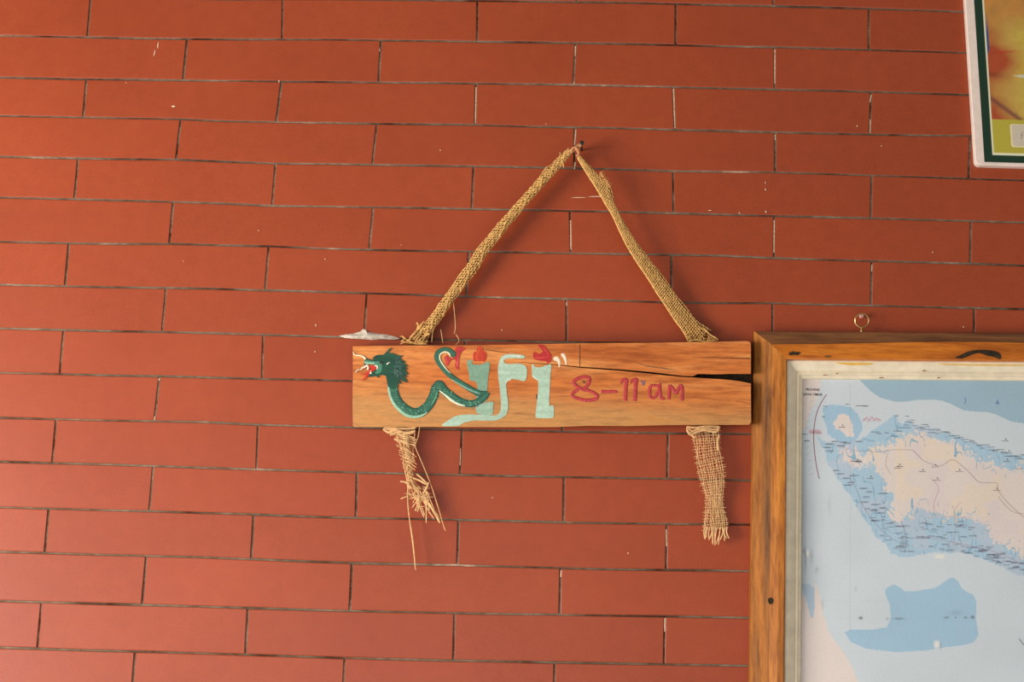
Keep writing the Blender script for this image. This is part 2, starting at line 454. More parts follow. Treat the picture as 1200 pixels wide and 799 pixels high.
z1 = Z((410, 400), 15.0); z2 = Z((440, 440), 8.57); z3 = Z((500, 400), 15.0); z4 = Z((540, 400), 7.99); z5 = Z((660, 430), 15.0); z6 = Z((725, 430), 13.33)
M_PAINT = vcol('enamel_paint', .38, .45, .12, 300)

lt = Paint()
MINT = (146, 172, 148); PALE = (168, 190, 166)
lt.patch(z4([(60,185),(75,175),(112,178),(100,198),(120,215),(190,217),(232,197),(265,195),(270,230),(262,300),(252,380),(246,470),(236,560),(150,560),(152,480),(155,420),(135,375),(85,365),(78,310),(62,240)]), (122, 152, 128))
lt.patch(z4([(150,600),(220,575),(300,565),(302,620),(292,685),(200,692),(150,665),(140,635)]), MINT, d=.00005)
lt.build('painted_letter', M_PAINT, board)
lt = Paint()
lt.patch(z4([(600,150),(585,130),(520,120),(450,117),(400,130),(368,165),(350,230),(350,320),(362,420),(372,520),(376,600),(368,655),(335,690),(250,692),(130,685),(40,685),(-50,700),(-120,740),(-176,790),(-24,790),(20,765),(110,742),(200,740),(300,742),(370,725),(420,690),(440,640),(442,570),(430,480),(425,400),(440,365),(480,352),(540,360),(590,372),(612,350),(620,280),(610,235),(570,212),(510,208),(440,212),(405,195),(405,175),(440,160),(520,158),(570,160)]), PALE, d=.0001)
lt.stroke(z4([(560,140),(470,132),(400,150),(372,220)]), [4, 12/8, 10/8, 1], (205, 208, 185), d=.0002)
lt.stroke(z4([(470,356),(435,370),(422,400)]), [1, 1.2, .6], (214, 216, 196), d=.0002)
lt.build('painted_letter', M_PAINT, board)
lt = Paint()
lt.patch(z4([(668,215),(682,215),(692,235),(740,242),(800,224),(846,220),(840,300),(835,400),(830,500),(828,600),(850,598),(870,610),(872,660),(862,712),(790,718),(705,712),(703,660),(715,550),(725,450),(722,370),(690,350),(668,325),(664,260)]), PALE)
lt.stroke(z4([(672,320),(700,345),(722,362)]), [1, 1.1, .6], (220, 220, 200), d=.0001)
lt.build('painted_letter', M_PAINT, board)
# candle-like red flames over the letters
fl = Paint()
fl.patch(z4([(122,182),(114,150),(116,115),(132,94),(150,100),(146,72),(165,50),(190,50),(208,66),(212,92),(232,92),(243,125),(240,160),(218,192),(200,184),(160,186)]), (188, 62, 36))
fl.stroke(z4([(160,180),(150,140),(165,100),(175,60)]), [1, 2, 1.6, 1], (206, 84, 44), d=.0002)
fl.stroke(z4([(215,180),(222,140),(205,105)]), [1, 2, 1.2], (176, 40, 34), d=.0002)
fl.build('painted_flame', M_PAINT, board)
fl = Paint()
fl.patch(z4([(722,42),(740,30),(770,34),(800,60),(826,95),(850,128),(848,165),(835,195),(812,204),(795,186),(755,182),(705,172),(680,152),(678,112),(700,96),(718,114),(752,110),(766,90),(748,62)]), (178, 44, 42))
fl.stroke(z4([(700,150),(750,155),(810,140)]), [1.5, 2.2, 1], (200, 66, 60), d=.0002)
fl.stroke(z4([(770,50),(800,90),(830,120)]), [1, 2, 1], (196, 54, 50), d=.0002)
fl.build('painted_flame', M_PAINT, board)
q = Paint()
q.stroke(z4([(870,172),(895,160),(918,185),(924,215),(920,242)]), [3, 5.4, 3.6, 2.4, 1], (232, 206, 178))
q.build('painted_quote_mark', M_PAINT, board); q = Paint()
q.stroke(z4([(940,130),(958,128),(975,155),(985,190),(986,222)]), [3, 4.6, 3.4, 2.2, 1], (232, 206, 178))
q.build('painted_quote_mark', M_PAINT, board)

# dragon forming the letter w
G = (54, 104, 82); GD = (28, 64, 52); GL = (104, 150, 118)
dr = Paint()
dr.stroke([(571,460.6),(563,461.4),(554.5,457.6),(544,451.4)]+z3([(500,665),(395,585),(310,495),(240,405),(190,325),(176,250),(205,180),(280,142),(360,138),(430,175),(475,225),(440,275)]), [5.5, 7.6, 7.2, 6.4, 5.8, 5.8, 6, 6.2, 6.2, 5.8, 5, 4.6, 4.6, 5, 6, 2], G, edge=GD, d=.0003)
dr.stroke(z2([(168,-20),(172,60),(178,150),(215,255),(290,335),(380,376),(455,362),(530,300),(582,205),(600,130),(625,88)]), [11.5, 11.5, 11.6, 11.8, 12, 11.8, 11.8, 11.2, 11, 10, 7.5], G, edge=GD, d=.0004)
dr.stroke(z2([(600,110),(640,90),(700,160),(800,232),(890,275),(970,282),(1040,255),(1100,210),(1130,170)]), [6, 10.5, 10.2, 9.4, 8.6, 8.4, 8, 7, 4.5], G, edge=GD, d=.0005)
dr.stroke(z2([(125,40),(138,160),(168,250),(220,325),(300,392),(380,415),(460,403),(520,370)]), [1.5, 3, 3, 3.6, 3.4, 3.4, 3, 1], (150, 188, 160), d=.0008, edge=(110, 150, 120))
dr.stroke(z2([(640,150),(700,195),(760,245),(830,285),(900,305)]), [1, 2.2, 2.8, 2.4, 1], (212, 218, 188), d=.0009)
dr.stroke(z2([(560,300),(600,230),(622,160)]), [1, 2, 1], (96, 150, 116), d=.0009)
dr.stroke(z2([(760,35),(860,95),(960,148),(1050,180)]), [1, 2, 2.2, 1], (120, 160, 138), d=.0007)
dr.stroke(z3([(412,262),(395,212),(345,186),(280,196),(232,240),(236,320),(285,405),(345,485),(420,560)]), [1.5, 1.7, 1.7, 1.7, 1.7, 1.5, 1.4, 1.2, .5], (218, 212, 180), d=.0008)
for _ in range(340):      # scale dabs along the body
    path = smooth_curve(z2([(178,20),(178,150),(225,262),(300,345),(380,378),(455,362),(530,300),(580,205),(610,110),(700,160),(800,232),(890,275),(970,282),(1040,255)]), 8)
    p = path[random.randrange(len(path))] + np.array([random.gauss(0, 2.2), random.gauss(0, 2.2)])
    dr.stroke([p-(.6, .3), p+(.6, .5)], [.5, .9], random.choice([(84, 140, 108), (30, 72, 58), (120, 166, 134), (56, 116, 92)]), d=.00075, n=1)
head = [(255,330),(290,302),(350,318),(412,328),(405,292),(430,262),(480,238),(530,232),(575,245),(640,185),(690,130),(742,104),(705,165),(660,200),(730,202),(790,225),(860,250),(940,243),(885,285),(905,325),(985,362),(935,378),(985,400),(1015,445),(955,436),(1020,492),(965,492),(1005,540),(1028,590),(960,562),(1022,635),(950,605),(985,665),(1012,724),(930,702),(862,650),(905,752),(852,725),(842,800),(760,830),(670,800),(650,700),(635,610),(580,592),(508,598),(500,640),(450,608),(390,618),(350,628),(328,592),(350,570),(400,568),(400,540),(470,492),(492,445),(450,420),(410,408),(340,402),(285,398),(250,430),(252,375)]
dr.patch(z1(head), (30, 72, 54), d=.0010, n=1, var=.3)
dr.patch(z1([(258,340),(300,330),(380,345),(460,350),(520,350),(560,400),(560,500),(520,560),(440,560),(480,490),(490,440),(440,412),(340,398),(262,395)]), (72, 128, 98), d=.0012, n=2, var=.2)
dr.patch(z1([(262,352),(330,368),(420,372),(450,392),(380,395),(270,390)]), (150, 184, 160), d=.0014, n=2)
dr.patch(z1([(338,430),(400,422),(450,432),(470,462),(455,492),(400,520),(360,550),(322,600),(275,655),(190,700),(250,640),(290,582),(235,592),(185,575),(245,572),(300,540),(350,500),(380,470),(345,460)]), (196, 50, 32), d=.0015, n=2)
dr.stroke(z1([(60,180),(82,235),(180,248),(240,275),(275,312)]), [.6, 1.4, 1.5, 2.2, 2.4], (236, 214, 176), d=.0012)
dr.stroke(z1([(95,545),(135,500),(180,502)]), [.8, 1.2, .7], (236, 210, 176), d=.0012)
dr.stroke(z1([(185,505),(220,465),(262,445),(310,415)]), [.8, 1.8, 2.0, 2.6], (234, 214, 188), d=.0016)
dr.stroke(z1([(290,410),(320,440),(312,500)]), [1.5, 1.4, 2.2], (226, 214, 190), d=.0017)
dr.stroke(z1([(365,570),(368,520)]), [2.6, .8], (232, 226, 206), d=.0018, n=2)
dr.stroke(z1([(432,428),(478,432),(482,470),(472,492)]), [1, 1.8, 1.5, .6], (226, 218, 196), d=.0017)
dr.stroke(z1([(515,385),(550,372),(585,385)]), [1.2, 2.6, 1.0], (52, 40, 32), d=.0016)
dr.stroke(z1([(648,408),(672,380),(705,366)]), [1.6, 1.4, .5], (226, 216, 190), d=.0016)
for i in range(130):       # mane brush strokes
    a = random.uniform(-.9, .95); r0 = random.uniform(60, 190); c_ = (720, 440)
    p0 = (c_[0]+r0*math.cos(a)*.9, c_[1]+r0*math.sin(a)*1.1); r1 = r0+random.uniform(40, 95)
    p1 = (c_[0]+r1*math.cos(a)*.9, c_[1]+r1*math.sin(a+.12)*1.1)
    dr.stroke(z1([p0, p1]), [.8, .3], random.choice([(58, 100, 88), (20, 44, 34), (78, 116, 98), (26, 54, 46), (70, 86, 92)]), d=.0013, n=2)
dr.build('painted_dragon', M_PAINT, board)
tl = Paint()
tl.patch(z3([(495,150),(520,105),(580,88),(640,110),(702,130),(640,160),(605,205),(580,262),(572,340),(562,440),(572,500),(525,480),(497,420),(512,360),(498,322),(440,325),(402,375),(372,432),(335,412),(330,350),(312,285),(365,238),(402,285),(440,302),(500,270),(530,220)]), (178, 52, 50), d=.00015, n=2, var=.2)
tl.stroke(z3([(560,290),(540,380),(540,450)]), [1, 1.4, .7], (214, 92, 84), d=.0004)
tl.stroke(z3([(340,270),(360,340),(365,400)]), [1, 1.3, .6], (204, 76, 76), d=.0004)
tl.build('painted_tail_tip', M_PAINT, board)

RED = (184, 48, 52)
def glyph(name, strokes):
    g = Paint()
    for pts, w_ in strokes:
        g.stroke(pts, [x*1.12 for x in w_], (184, 58, 58), edge=(152, 42, 50), th=.0006)
        P = smooth_curve(pts, 3)
        for p in P[::2]:
            p = p+np.array([random.uniform(-.8, .8), random.uniform(-.8, .8)])
            g.stroke([p, p+(random.uniform(-.8, .8), 1.2)], [.5, .3], random.choice([(226, 120, 134), (208, 86, 96), (170, 40, 56)]), d=.0006, n=1, th=.0002)
    return g.build(name, M_PAINT, board)
glyph('painted_numeral', [(z5([(470,230),(445,185),(370,172),(280,190),(205,235),(188,285),(250,345),(340,392),(430,408),(520,442),(590,490),(592,545),(500,578),(400,582),(280,560),(180,520),(158,480),(205,430),(260,395)]), [3.4, 3.6, 3.6, 3.4, 3.6, 3.2, 3.6]),
                      (z5([(465,210),(450,280),(405,345),(350,395)]), [3.2, 3.6, 3])])
glyph('painted_dash', [(z5([(668,428),(760,432),(860,428),(950,432)]), [3.6, 3.4, 3.4, 3])])
glyph('painted_numeral', [(z6([(35,250),(65,205),(118,205),(112,300),(106,400),(104,525)]), [2.6, 3.4, 4.0, 4.0, 4.0, 4.0])])
glyph('painted_numeral', [(z6([(185,245),(230,205),(275,200),(262,300),(258,400),(250,530)]), [2.6, 3.4, 4.0, 4.2, 4.2, 4.2])])
glyph('painted_letter', [(z6([(625,300),(560,288),(500,300),(482,380),(495,465),(555,478),(605,410),(635,330)]), [3, 3, 3.3, 3, 3, 2.4]),
                     (z6([(645,255),(640,330),(645,420),(670,485),(715,490)]), [3, 3.4, 3.6, 3.6, 2.6])])
glyph('painted_letter', [(z6([(785,500),(788,400),(800,275)]), [3.4, 3.6, 3.6]), (z6([(805,285),(850,345),(895,400),(935,340),(972,275)]), [3, 3.4, 3.6, 3.4, 3.2]), (z6([(972,275),(992,350),(990,525)]), [3.2, 3.6, 3.4])])
def single(name, pts, w_, col, d=0, th=.00025):
    g = Paint(); g.stroke(pts, w_, col, d=d, th=th); return g.build(name, M_PAINT, board)
single('painted_quote_mark', z6([(345,212),(372,250),(375,285)]), [1.6, 2, 1], (126, 92, 104))
single('painted_quote_mark', z6([(405,210),(398,250),(385,290)]), [1.8, 2, 1], (126, 92, 104))
single('nail_hole', z5([(340,255),(365,262),(375,285)]), [1.5, 2.6, 1], (92, 66, 46))
for pts, w_, c_ in (([(565,408.6),(580,411.2),(596,413.6)], [.4, .8, .3], (84, 44, 22)), ([(679.2,403.5),(679.6,415),(679.4,429.5)], [.8, .9, .8], (84, 48, 26)),
                    ([(812,419),(835,418.6),(858,419.6),(879,420)], [.3, .6, .8, 1.2], (84, 46, 24)), ([(742,424.5),(760,429),(778,431.5),(792,434)], [.3, 1.6, 1.8, .4], (146, 90, 48)),
                    ([(628.8,462),(629.2,468)], [1.4, 1.6], (84, 58, 30)), ([(862,470),(872,471.5),(879,473)], [.3, .5, .3], (130, 78, 40))):
    single('hairline_crack', pts, w_, c_, th=.0001)

# ---- burlap straps
def woven(T, cl, wd, dep, nwarp, step, r, fringe=0, fl=None, wob=.0004, front=.001, diag=0, jit=.25):
    """woven threads over a px centre line; warps run along it, wefts across, weaving over and under"""
    n = len(cl); t = np.gradient(cl, axis=0); t /= np.linalg.norm(t, axis=1)[:, None]; nn = np.stack([-t[:, 1], t[:, 0]], 1)
    s = np.concatenate([[0], np.cumsum(np.linalg.norm(np.diff(cl, axis=0), axis=1))]); Ltot = s[-1]
    def pos(sv, q):
        c = np.array([np.interp(sv, s, cl[:, 0]), np.interp(sv, s, cl[:, 1])]); nv = np.array([np.interp(sv, s, nn[:, 0]), np.interp(sv, s, nn[:, 1])])
        return c+nv*q*np.interp(sv, s, wd)/2
    dp = lambda sv, q: np.interp(sv, s, dep) + front*math.sqrt(max(0, 1-min(1, abs(q))**2*.98))
    for k in range(nwarp):
        q0 = -1+2*k/(nwarp-1); ph = k % 2; ph2 = random.random()*6
        pts = []
        for i, sv in enumerate(np.arange(0, Ltot, step/2)):
            q = q0 + .05*math.sin(sv*.16+ph2)
            p = pos(sv, q)+rng.normal(0, jit*.4, 2); pts.append(at(p[0], p[1], dp(sv, q)+wob*math.sin(math.pi*(i/2+ph))))
        T.tube(pts, r*random.uniform(.85, 1.3)*PX)
    j = 0; sv = step*.3
    while sv < Ltot-step*.3:
        a = 1+(random.uniform(.4, 1)*fringe*2/np.interp(sv, s, wd)); b = 1+(random.uniform(.4, 1)*fringe*2/np.interp(sv, s, wd))
        pts = []
        m = max(8, nwarp)
        dr0, dr1 = random.gauss(0, .4), random.gauss(0, .4)
        for i in range(m+1):
            q = -a+(a+b)*i/m
            ss = min(max(sv+diag*q+dr0*abs(q), 0), Ltot)
            p = pos(ss, q)
            if abs(q) > 1: p = p+np.array([0, dr1*(abs(q)-1)*4])
            pts.append(at(p[0], p[1], dp(ss, q)+wob*math.sin(math.pi*(i+j))))
        T.tube(pts, r*random.uniform(.8, 1.25)*PX); sv += step*random.uniform(.85, 1.15); j += 1
def dens(pts, vals, n=8):
    P = smooth_curve([(*p, *q) for p, q in zip(pts, vals)], n); return P[:, :2], P[:, 2:]
# left strap, rolled and twisted
T = Threads()
cl, va = dens([(669,176),(660,185),(648,198),(637,210),(627,221.5),(608,243),(585,270),(565,295),(550,318),(529,346),(513,369),(499,387),(488,402)],
              [(6,.024),(8,.023),(10,.022),(9.5,.022),(9.5,.021),(10,.020),(11.5,.019),(12,.018),(13,.017),(11.5,.015),(11.5,.013),(13,.011),(20,.010)])
T.ribbon_core(cl, va[:, 0]*.86, va[:, 1], .0032)
woven(T, cl, va[:, 0], va[:, 1], 6, 3.6, .60, fringe=.9, front=.0040, diag=4.5, wob=.0009, jit=.9)
for i in range(3):          # rolled edges twisting round the roll
    pts = []
    for k in range(len(cl)):
        a = k*.22+i*2.1; w_ = va[k, 0]*.5; tt = cl[min(k+1, len(cl)-1)]-cl[max(k-1, 0)]; tt = tt/np.linalg.norm(tt); nv = np.array([-tt[1], tt[0]])
        p = cl[k]+nv*w_*math.cos(a); pts.append(at(p[0], p[1], va[k, 1]+.0047*math.sin(a)))
    T.tube(pts, .0007, 5)
for i in range(70):         # fuzz
    k = random.randrange(6, len(cl)-2); p = cl[k]; sd = random.choice((-1, 1)); a = va[k, 0]/2
    tt = cl[k+1]-cl[k]; tt /= np.linalg.norm(tt); nv = np.array([-tt[1], tt[0]])*sd; l = random.uniform(1, 3.5)
    p0 = p+nv*a*.8; p1 = p0+nv*l*.7+tt*random.uniform(-2, 2)
    T.tube([at(*p0, va[k, 1]+.002), at(*((p0+p1)/2), va[k, 1]+.003), at(*p1, va[k, 1]+.002)], .3*PX)
for a, b, c in [((634,205),(640,196),(647,193)),((637,203),(643,199),(650,192)),((640,208),(646,198),(652,188)),((658,184),(656,179),(657,178)),((660,186),(660,192),(660.5,196)),((633,212),(633,206),(636,201))]:
    T.tube([at(*a, .024), at(*b, .026), at(*c, .024)], .8*PX)
for pts in ([(476,398),(471,394),(469,394.5)],[(480,396),(488,387),(490,381),(488,378)],[(484,398),(493,388),(500,384),(508,382)],[(490,400),(497,394),(503,391),(503,392)],[(470,401),(474,397),(482,401),(492,402),(500,402)],[(469,403),(478,400),(488,403),(501,403)],
            [(478,400),(484,392),(497,376)],[(486,402),(491,393),(495,385)],[(494,402),(497,396),(502,386)],[(470,399),(480,402),(490,400),(502,400)]):
    P = smooth_curve(pts, 4); T.tube([at(*p, .0165+.001*math.sin(i)) for i, p in enumerate(P)], random.uniform(.75, 1.2)*PX)
T.build('burlap_strap', [BURL_A, BURL_C], sign)
# right strap, folded cloth
T = Threads()
cl, va = dens([(678,183),(691,201),(701,213),(708.5,223),(715,239),(722,252),(731,270),(742,289),(756,309),(769,327),(781,345),(796,366),(809,383),(822,398.5)],
              [(4,.026),(8,.025),(12,.025),(14.5,.025),(9.5,.024),(8,.023),(9.5,.022),(12,.021),(14,.019),(16,.017),(17,.015),(19,.013),(21,.011),(31,.010)])
T.ribbon_core(cl, va[:, 0]*.93, va[:, 1], .0022)
woven(T, cl, va[:, 0], va[:, 1], 9, 2.7, .46, fringe=1.2, front=.0028, diag=3.0, wob=.0007, jit=.5)
pe = []
for k in range(len(cl)):
    tt = cl[min(k+1, len(cl)-1)]-cl[max(k-1, 0)]; tt = tt/np.linalg.norm(tt); p = cl[k]+np.array([-tt[1], tt[0]])*va[k, 0]*.46
    pe.append(at(p[0], p[1], va[k, 1]+.0015))
T.tube(pe, .0011, 5)
for i in range(26):
    y = random.uniform(0, 1); p0 = np.array([698+12*y, 205+17*y]); p0 += (4, -2); 
    p1 = p0+(random.uniform(2, 5), random.uniform(-5, -2)); T.tube([at(*p0, .027), at(*((p0+p1)/2+(0, .6)), .029), at(*p1, .027)], .38*PX)
for i in range(30):
    x = random.uniform(808, 838); p0 = (x, 400+random.uniform(-3, 1)); p1 = (x+random.uniform(-5, 6), 396+random.uniform(-4, 4))
    T.tube([at(*p0, .014), at((p0[0]+p1[0])/2, (p0[1]+p1[1])/2-.5, .016), at(*p1, .015)], .55*PX)
for pts in ([(806,401),(815,398),(826,400),(842,398)], [(824,384),(832,392),(841,397)], [(807,400),(805,397),(808,394)]):
    P = smooth_curve(pts, 4); T.tube([at(*p, .016) for p in P], .9*PX)
T.build('burlap_strap', [BURL_A, BURL_C], sign)
# knot at the nail: twisted loop of cloth
T = Threads()
for k in range(4):
    pts = []
    for i in range(22):
        q = i/21; c_ = np.array([664, 180.5])*(1-q)+np.array([681.5, 168.8])*q; a = q*10+k*1.57
        nv = np.array([.55, .83]); pts.append(at(*(c_+nv*1.7*math.cos(a)), .0255+.0019*math.sin(a)))
    T.tube(pts, 1.15*PX, 5)
for k in range(2):
    P = smooth_curve([(669,177),(672+k,173),(676,174+k),(678,180),(675+k,183)], 5); T.tube([at(*p, .029) for p in P], 1.3*PX, 5)
T.build('strap_knot', plain('worn_jute_knot', (204, 142, 98), .9, .1, .3, 300), sign)
# cloth running behind the board
for a, b, w_ in (((486,402),(468,504),18), ((822,398),(826,503),28)):
    T = Threads(); cl = np.array([[a[0]+(b[0]-a[0])*i/10, a[1]+(b[1]-a[1])*i/10] for i in range(11)]); T.ribbon_core(cl, np.full(11, w_), np.full(11, .0055), .0045, m=0)
    T.build('rear_strap', BURL_C, sign)
# right tail: open weave, every thread real
T = Threads()
ed = [(503,811,842),(510,812.5,842.5),(520,814,842),(530,815.5,842.5),(540,817,845),(550,819,847.5),(560,821,848),(570,824,847.5),(580,827.5,847),(590,828,847),(600,826.5,848.5),(610,825,850.5),(621,825.5,852.5)]
cl, va = dens([((a+b)/2, y) for y, a, b in ed], [(b-a, .012+.004*math.sin(y*.06)) for y, a, b in ed], 4)
woven(T, cl, va[:, 0], va[:, 1], 12, 3.05, .43, fringe=4.0, front=.0010, wob=.0005, jit=.5)
m_ = cl[:, 1] > 560; c2, v2 = cl[m_], va[m_]
woven(T, c2+(2.0, 0), v2[:, 0]*.62, v2[:, 1]-.002, 8, 3.0, .42, fringe=1, front=.001, wob=.0005, jit=.8)
for i in range(15):         # bottom fringe
    x0 = 826+26*i/14; P = [(x0, 617), (x0+random.uniform(-2, 1), 624), (x0+random.uniform(-4, 2)+(3 if i > 11 else 0), 630+random.uniform(0, 4)+(6 if 5 < i < 11 else 0))]
    P = smooth_curve(P, 4); T.tube([at(*p, .0125) for p in P], random.uniform(.6, .95)*PX)
for P in ([(804.5,501),(808,507),(816,503.5),(828,502),(838,503),(844,501)],[(805,503),(809,509),(817,506),(826,504),(838,506),(843,503)],[(804.5,500),(814,501),(828,499.5),(844,500)],[(806,505),(811,510),(815,513)],[(843,510),(841,517),(842,528)],[(807,502),(812,505),(820,501)]):
    P = smooth_curve(P, 5); T.tube([at(*p, .016) for p in P], random.uniform(.9, 1.3)*PX, 5)
T.build('strap_tail', BURL_T, sign)
# left tail: twisted, ravelled
T = Threads()
BU = [(503,452,487),(508,460,487),(516,463,486.5),(522,466,487),(530,469,487),(540,472,486),(548,474,484),(556,476,484.5),(563,477,487),(572,478,496),(580,480,503),(588,483,507)]
ys = [b[0] for b in BU]
for k in range(13):
    q0 = k/16; ph = random.uniform(0, 6); tw = random.choice((-1, 1))*random.uniform(.2, .4); pts = []
    end = random.uniform(572, 590)
    for y in np.arange(502, end, 3):
        a, b = np.interp(y, ys, [q[1] for q in BU]), np.interp(y, ys, [q[2] for q in BU])
        q = min(1, max(0, q0+tw*math.sin(y*.05+ph)*.6)); x = a+(b-a)*q
        pts.append(at(x+random.gauss(0, .25), y, .012+.003*math.sin(y*.09+ph)))
    T.tube(pts, random.uniform(.42, .7)*PX)
for i in range(24):          # short wefts sticking out, slanting down right
    y = 507+i*2.3+random.uniform(-.8, .8); a, b = np.interp(y, ys, [q[1] for q in BU]), np.interp(y, ys, [q[2] for q in BU])
    sl = .2 if y < 520 else .55
    x0 = a+random.uniform(-3, 2); x1 = b+random.uniform(-3, 2)
    if y > 545: x1 = min(x1, x0+9)
    P = smooth_curve([(x0, y), ((x0+x1)/2, y+(x1-x0)*sl*.35), (x1, y+(x1-x0)*sl)], 4)
    T.tube([at(*p, .0165+.0012*math.sin(j*1.7)) for j, p in enumerate(P)], random.uniform(.38, .62)*PX)
ends = [(482.5,594.6),(488,601),(487,599),(496,605),(497,604),(499,612.5),(506,606),(514,612),(515.6,610.5),(512,606),(484,590),(477,586),(470,584),(503,603),(509,609),(492,598),(501,600),(516,612)]
for e in ends:
    for k in range(1):
        s0 = (random.uniform(486, 503), random.uniform(572, 586)); mid = ((s0[0]+e[0])/2+random.uniform(-2, 2), (s0[1]+e[1])/2-1)
        P = smooth_curve([s0, mid, (e[0]+random.uniform(-1, 1), e[1]+random.uniform(-1.5, 1))], 4); T.tube([at(*p, .014+random.uniform(-.001, .001)) for p in P], random.uniform(.55, .85)*PX)
for i in range(26):
    c_ = (random.gauss(493, 6), random.gauss(580, 7)); a = random.uniform(-.6, 1.6); l = random.uniform(3, 7)
    P = [(c_[0]-l*math.cos(a), c_[1]-l*math.sin(a)), c_, (c_[0]+l*math.cos(a), c_[1]+l*math.sin(a)*.8)]
    T.tube([at(*p, .016) for p in P], random.uniform(.35, .5)*PX)
for P in ([(449,502),(455,506),(464,504),(476,507),(487,505)],[(449,503),(456,507.5),(463,505),(470,509),(486,507)],[(450,501),(462,501.5),(475,502),(488,501)],[(462,514),(468,516),(476,518),(478,520)],[(457,510),(464,507),(472,506)],[(449,502),(458,503),(468,502)],
          [(484,560),(492,563),(499,567),(502,566),(498,576)],[(469,564),(476,565),(480,567)],[(488,555),(495,561),(500,566)]):
    P = smooth_curve(P, 5); T.tube([at(*p, .017) for p in P], random.uniform(.8, 1.3)*PX, 5)
T.ribbon_core(np.array([[474, 502.], [475, 512], [477, 525], [479.5, 540], [480.5, 552], [483, 564], [489, 576]]), [22, 12, 8, 5, 4, 4, 5], [.009]*7, .0012, m=0)
T.build('strap_tail', BURL_T, sign)
for P, d_ in (([(479,560),(478.6,592.5),(480.5,613),(483,631),(487.4,668)], .014), ([(480,562),(477.6,580),(479.6,606),(484,634),(486.8,667)], .0155), ([(492,499),(490,512),(487,520),(487.5,526),(491,534),(497,548),(505,568),(514,596),(518,610),(522,622)], .015),
              ([(521.5,356),(517,368),(508,386),(506,401)], .014), ([(531,352),(533,370),(533.5,385),(532,391)], .014), ([(516.5,386),(518,395),(519,402)], .014), ([(534,391),(538,399),(534,404)], .012)):
    T = Threads(); Q = smooth_curve(P, 6); big = P[0][1] > 495
    T.tube([at(*p, d_) for p in Q], (.42 if not big else (.5 if P[0][0] > 490 else .62))*PX, 5); T.build('loose_strand', BURL_T, sign)

# nail that carries the strap
M_NAIL = plain('rusty_iron', (52, 48, 38), .6, .4, .3, 300, metal=.5)
def lathe_y(cx, cz, prof, seg=14):
    v = []; f = []
    for y, r in prof:
        for k in range(seg): v.append((cx+r*math.cos(2*math.pi*k/seg), y, cz+r*math.sin(2*math.pi*k/seg)))
    for i in range(len(prof)-1):
        for k in range(seg): f.append((i*seg+k, i*seg+(k+1) % seg, (i+1)*seg+(k+1) % seg, (i+1)*seg+k))
    f.append(tuple(range(seg))); f.append(tuple((len(prof)-1)*seg+k for k in reversed(range(seg))))
    return v, f
p = at(681.8, 167.2, .030)
v_, f_ = lathe_y(p[0], p[2], [(.012, .0013), (-.0288, .0014), (-.0290, .0027), (-.0302, .0028), (-.0308, .0020)])
tag(obj('nail', v_, f_, M_NAIL), 'Small dark iron nail driven into the brick wall at the top of the burlap strap', 'nail')

# ------------------------------------------------------------------ framed map
DIR_X = at(1200, 391.5, .012)-at(884, 389, .012); DIR_X /= np.linalg.norm(DIR_X)
DIR_D = at(879.5, 758, .012)-at(884, 389, .012); DIR_D /= np.linalg.norm(DIR_D)
TL = at(883.2, 388.6, .012); WM, HM = .80, .60
def fp(a, b, dep):     # a metres right, b metres down from the outer top left corner
    p = TL + DIR_X*a + DIR_D*b; return (p[0], -dep, p[2])
mapf = thing('framed_map', 'Large map in a varnished wooden frame with cream inner moulding, right of the hanging sign', 'framed map', (fp(WM/2, HM, 0)))
M_RAILX = wood_material('varnished_teak_across', 'x', [(.3, lin((164, 84, 20))), (.5, lin((198, 110, 30))), (.72, lin((216, 132, 42)))], streak=.4, rough=.36)
M_RAILZ = wood_material('varnished_teak_upright', 'z', [(.3, lin((130, 74, 26))), (.5, lin((184, 110, 36))), (.72, lin((210, 136, 48)))], streak=.55, rough=.36)
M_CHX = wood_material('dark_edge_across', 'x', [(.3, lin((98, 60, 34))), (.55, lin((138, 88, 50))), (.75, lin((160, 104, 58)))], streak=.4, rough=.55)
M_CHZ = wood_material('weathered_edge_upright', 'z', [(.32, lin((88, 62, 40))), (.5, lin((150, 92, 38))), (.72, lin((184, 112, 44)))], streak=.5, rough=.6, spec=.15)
WOODP = [(0, 0), (0, .0150), (.0012, .0166), (.010, .0225), (.018, .0285), (.0205, .0300), (.030, .0322), (.0368, .0325), (.038, .0318), (.038, .018)]
CREAM = [(.038, .018), (.038, .0262), (.0395, .0270), (.0440, .0262), (.0500, .0225), (.0520, .0205), (.0528, .0213), (.0545, .0210), (.0552, .0186), (.0580, .0182), (.0590, .0172), (.0590, .0130)]
def rail(name, prof, side, mats, nch=5, seg=14, wav=0):
    v = []; f = []; fm = []
    n = len(prof)
    for i in range(seg+1):
        t = i/seg
        for k, (d, y) in enumerate(prof):
            if side == 'top': a = d+(WM-2*d)*t; b = d
            if side == 'bottom': a = d+(WM-2*d)*t; b = HM-d
            if side == 'left': a = d; b = d+(HM-2*d)*t
            if side == 'right': a = WM-d; b = d+(HM-2*d)*t
            wv = wav*math.sin(7*t+k)*math.sin(math.pi*t)
            if k == 5 and side == 'top': b += -.006*math.exp(-((t-.32)/.22)**2)*1.0   # worn, uneven chamfer edge
            v.append(fp(a, b, y+wv))
    for i in range(seg):
        for k in range(n-1):
            q = (i*n+k, (i+1)*n+k, (i+1)*n+k+1, i*n+k+1)
            if side in ('left', 'bottom'): q = tuple(reversed(q))
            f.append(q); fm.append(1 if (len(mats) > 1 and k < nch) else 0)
    f.append(tuple(range(n))); f.append(tuple(seg*n+k for k in reversed(range(n)))); fm += [0, 0]
    o = obj(name, v, f, mats, mapf, fm=fm)
    return o
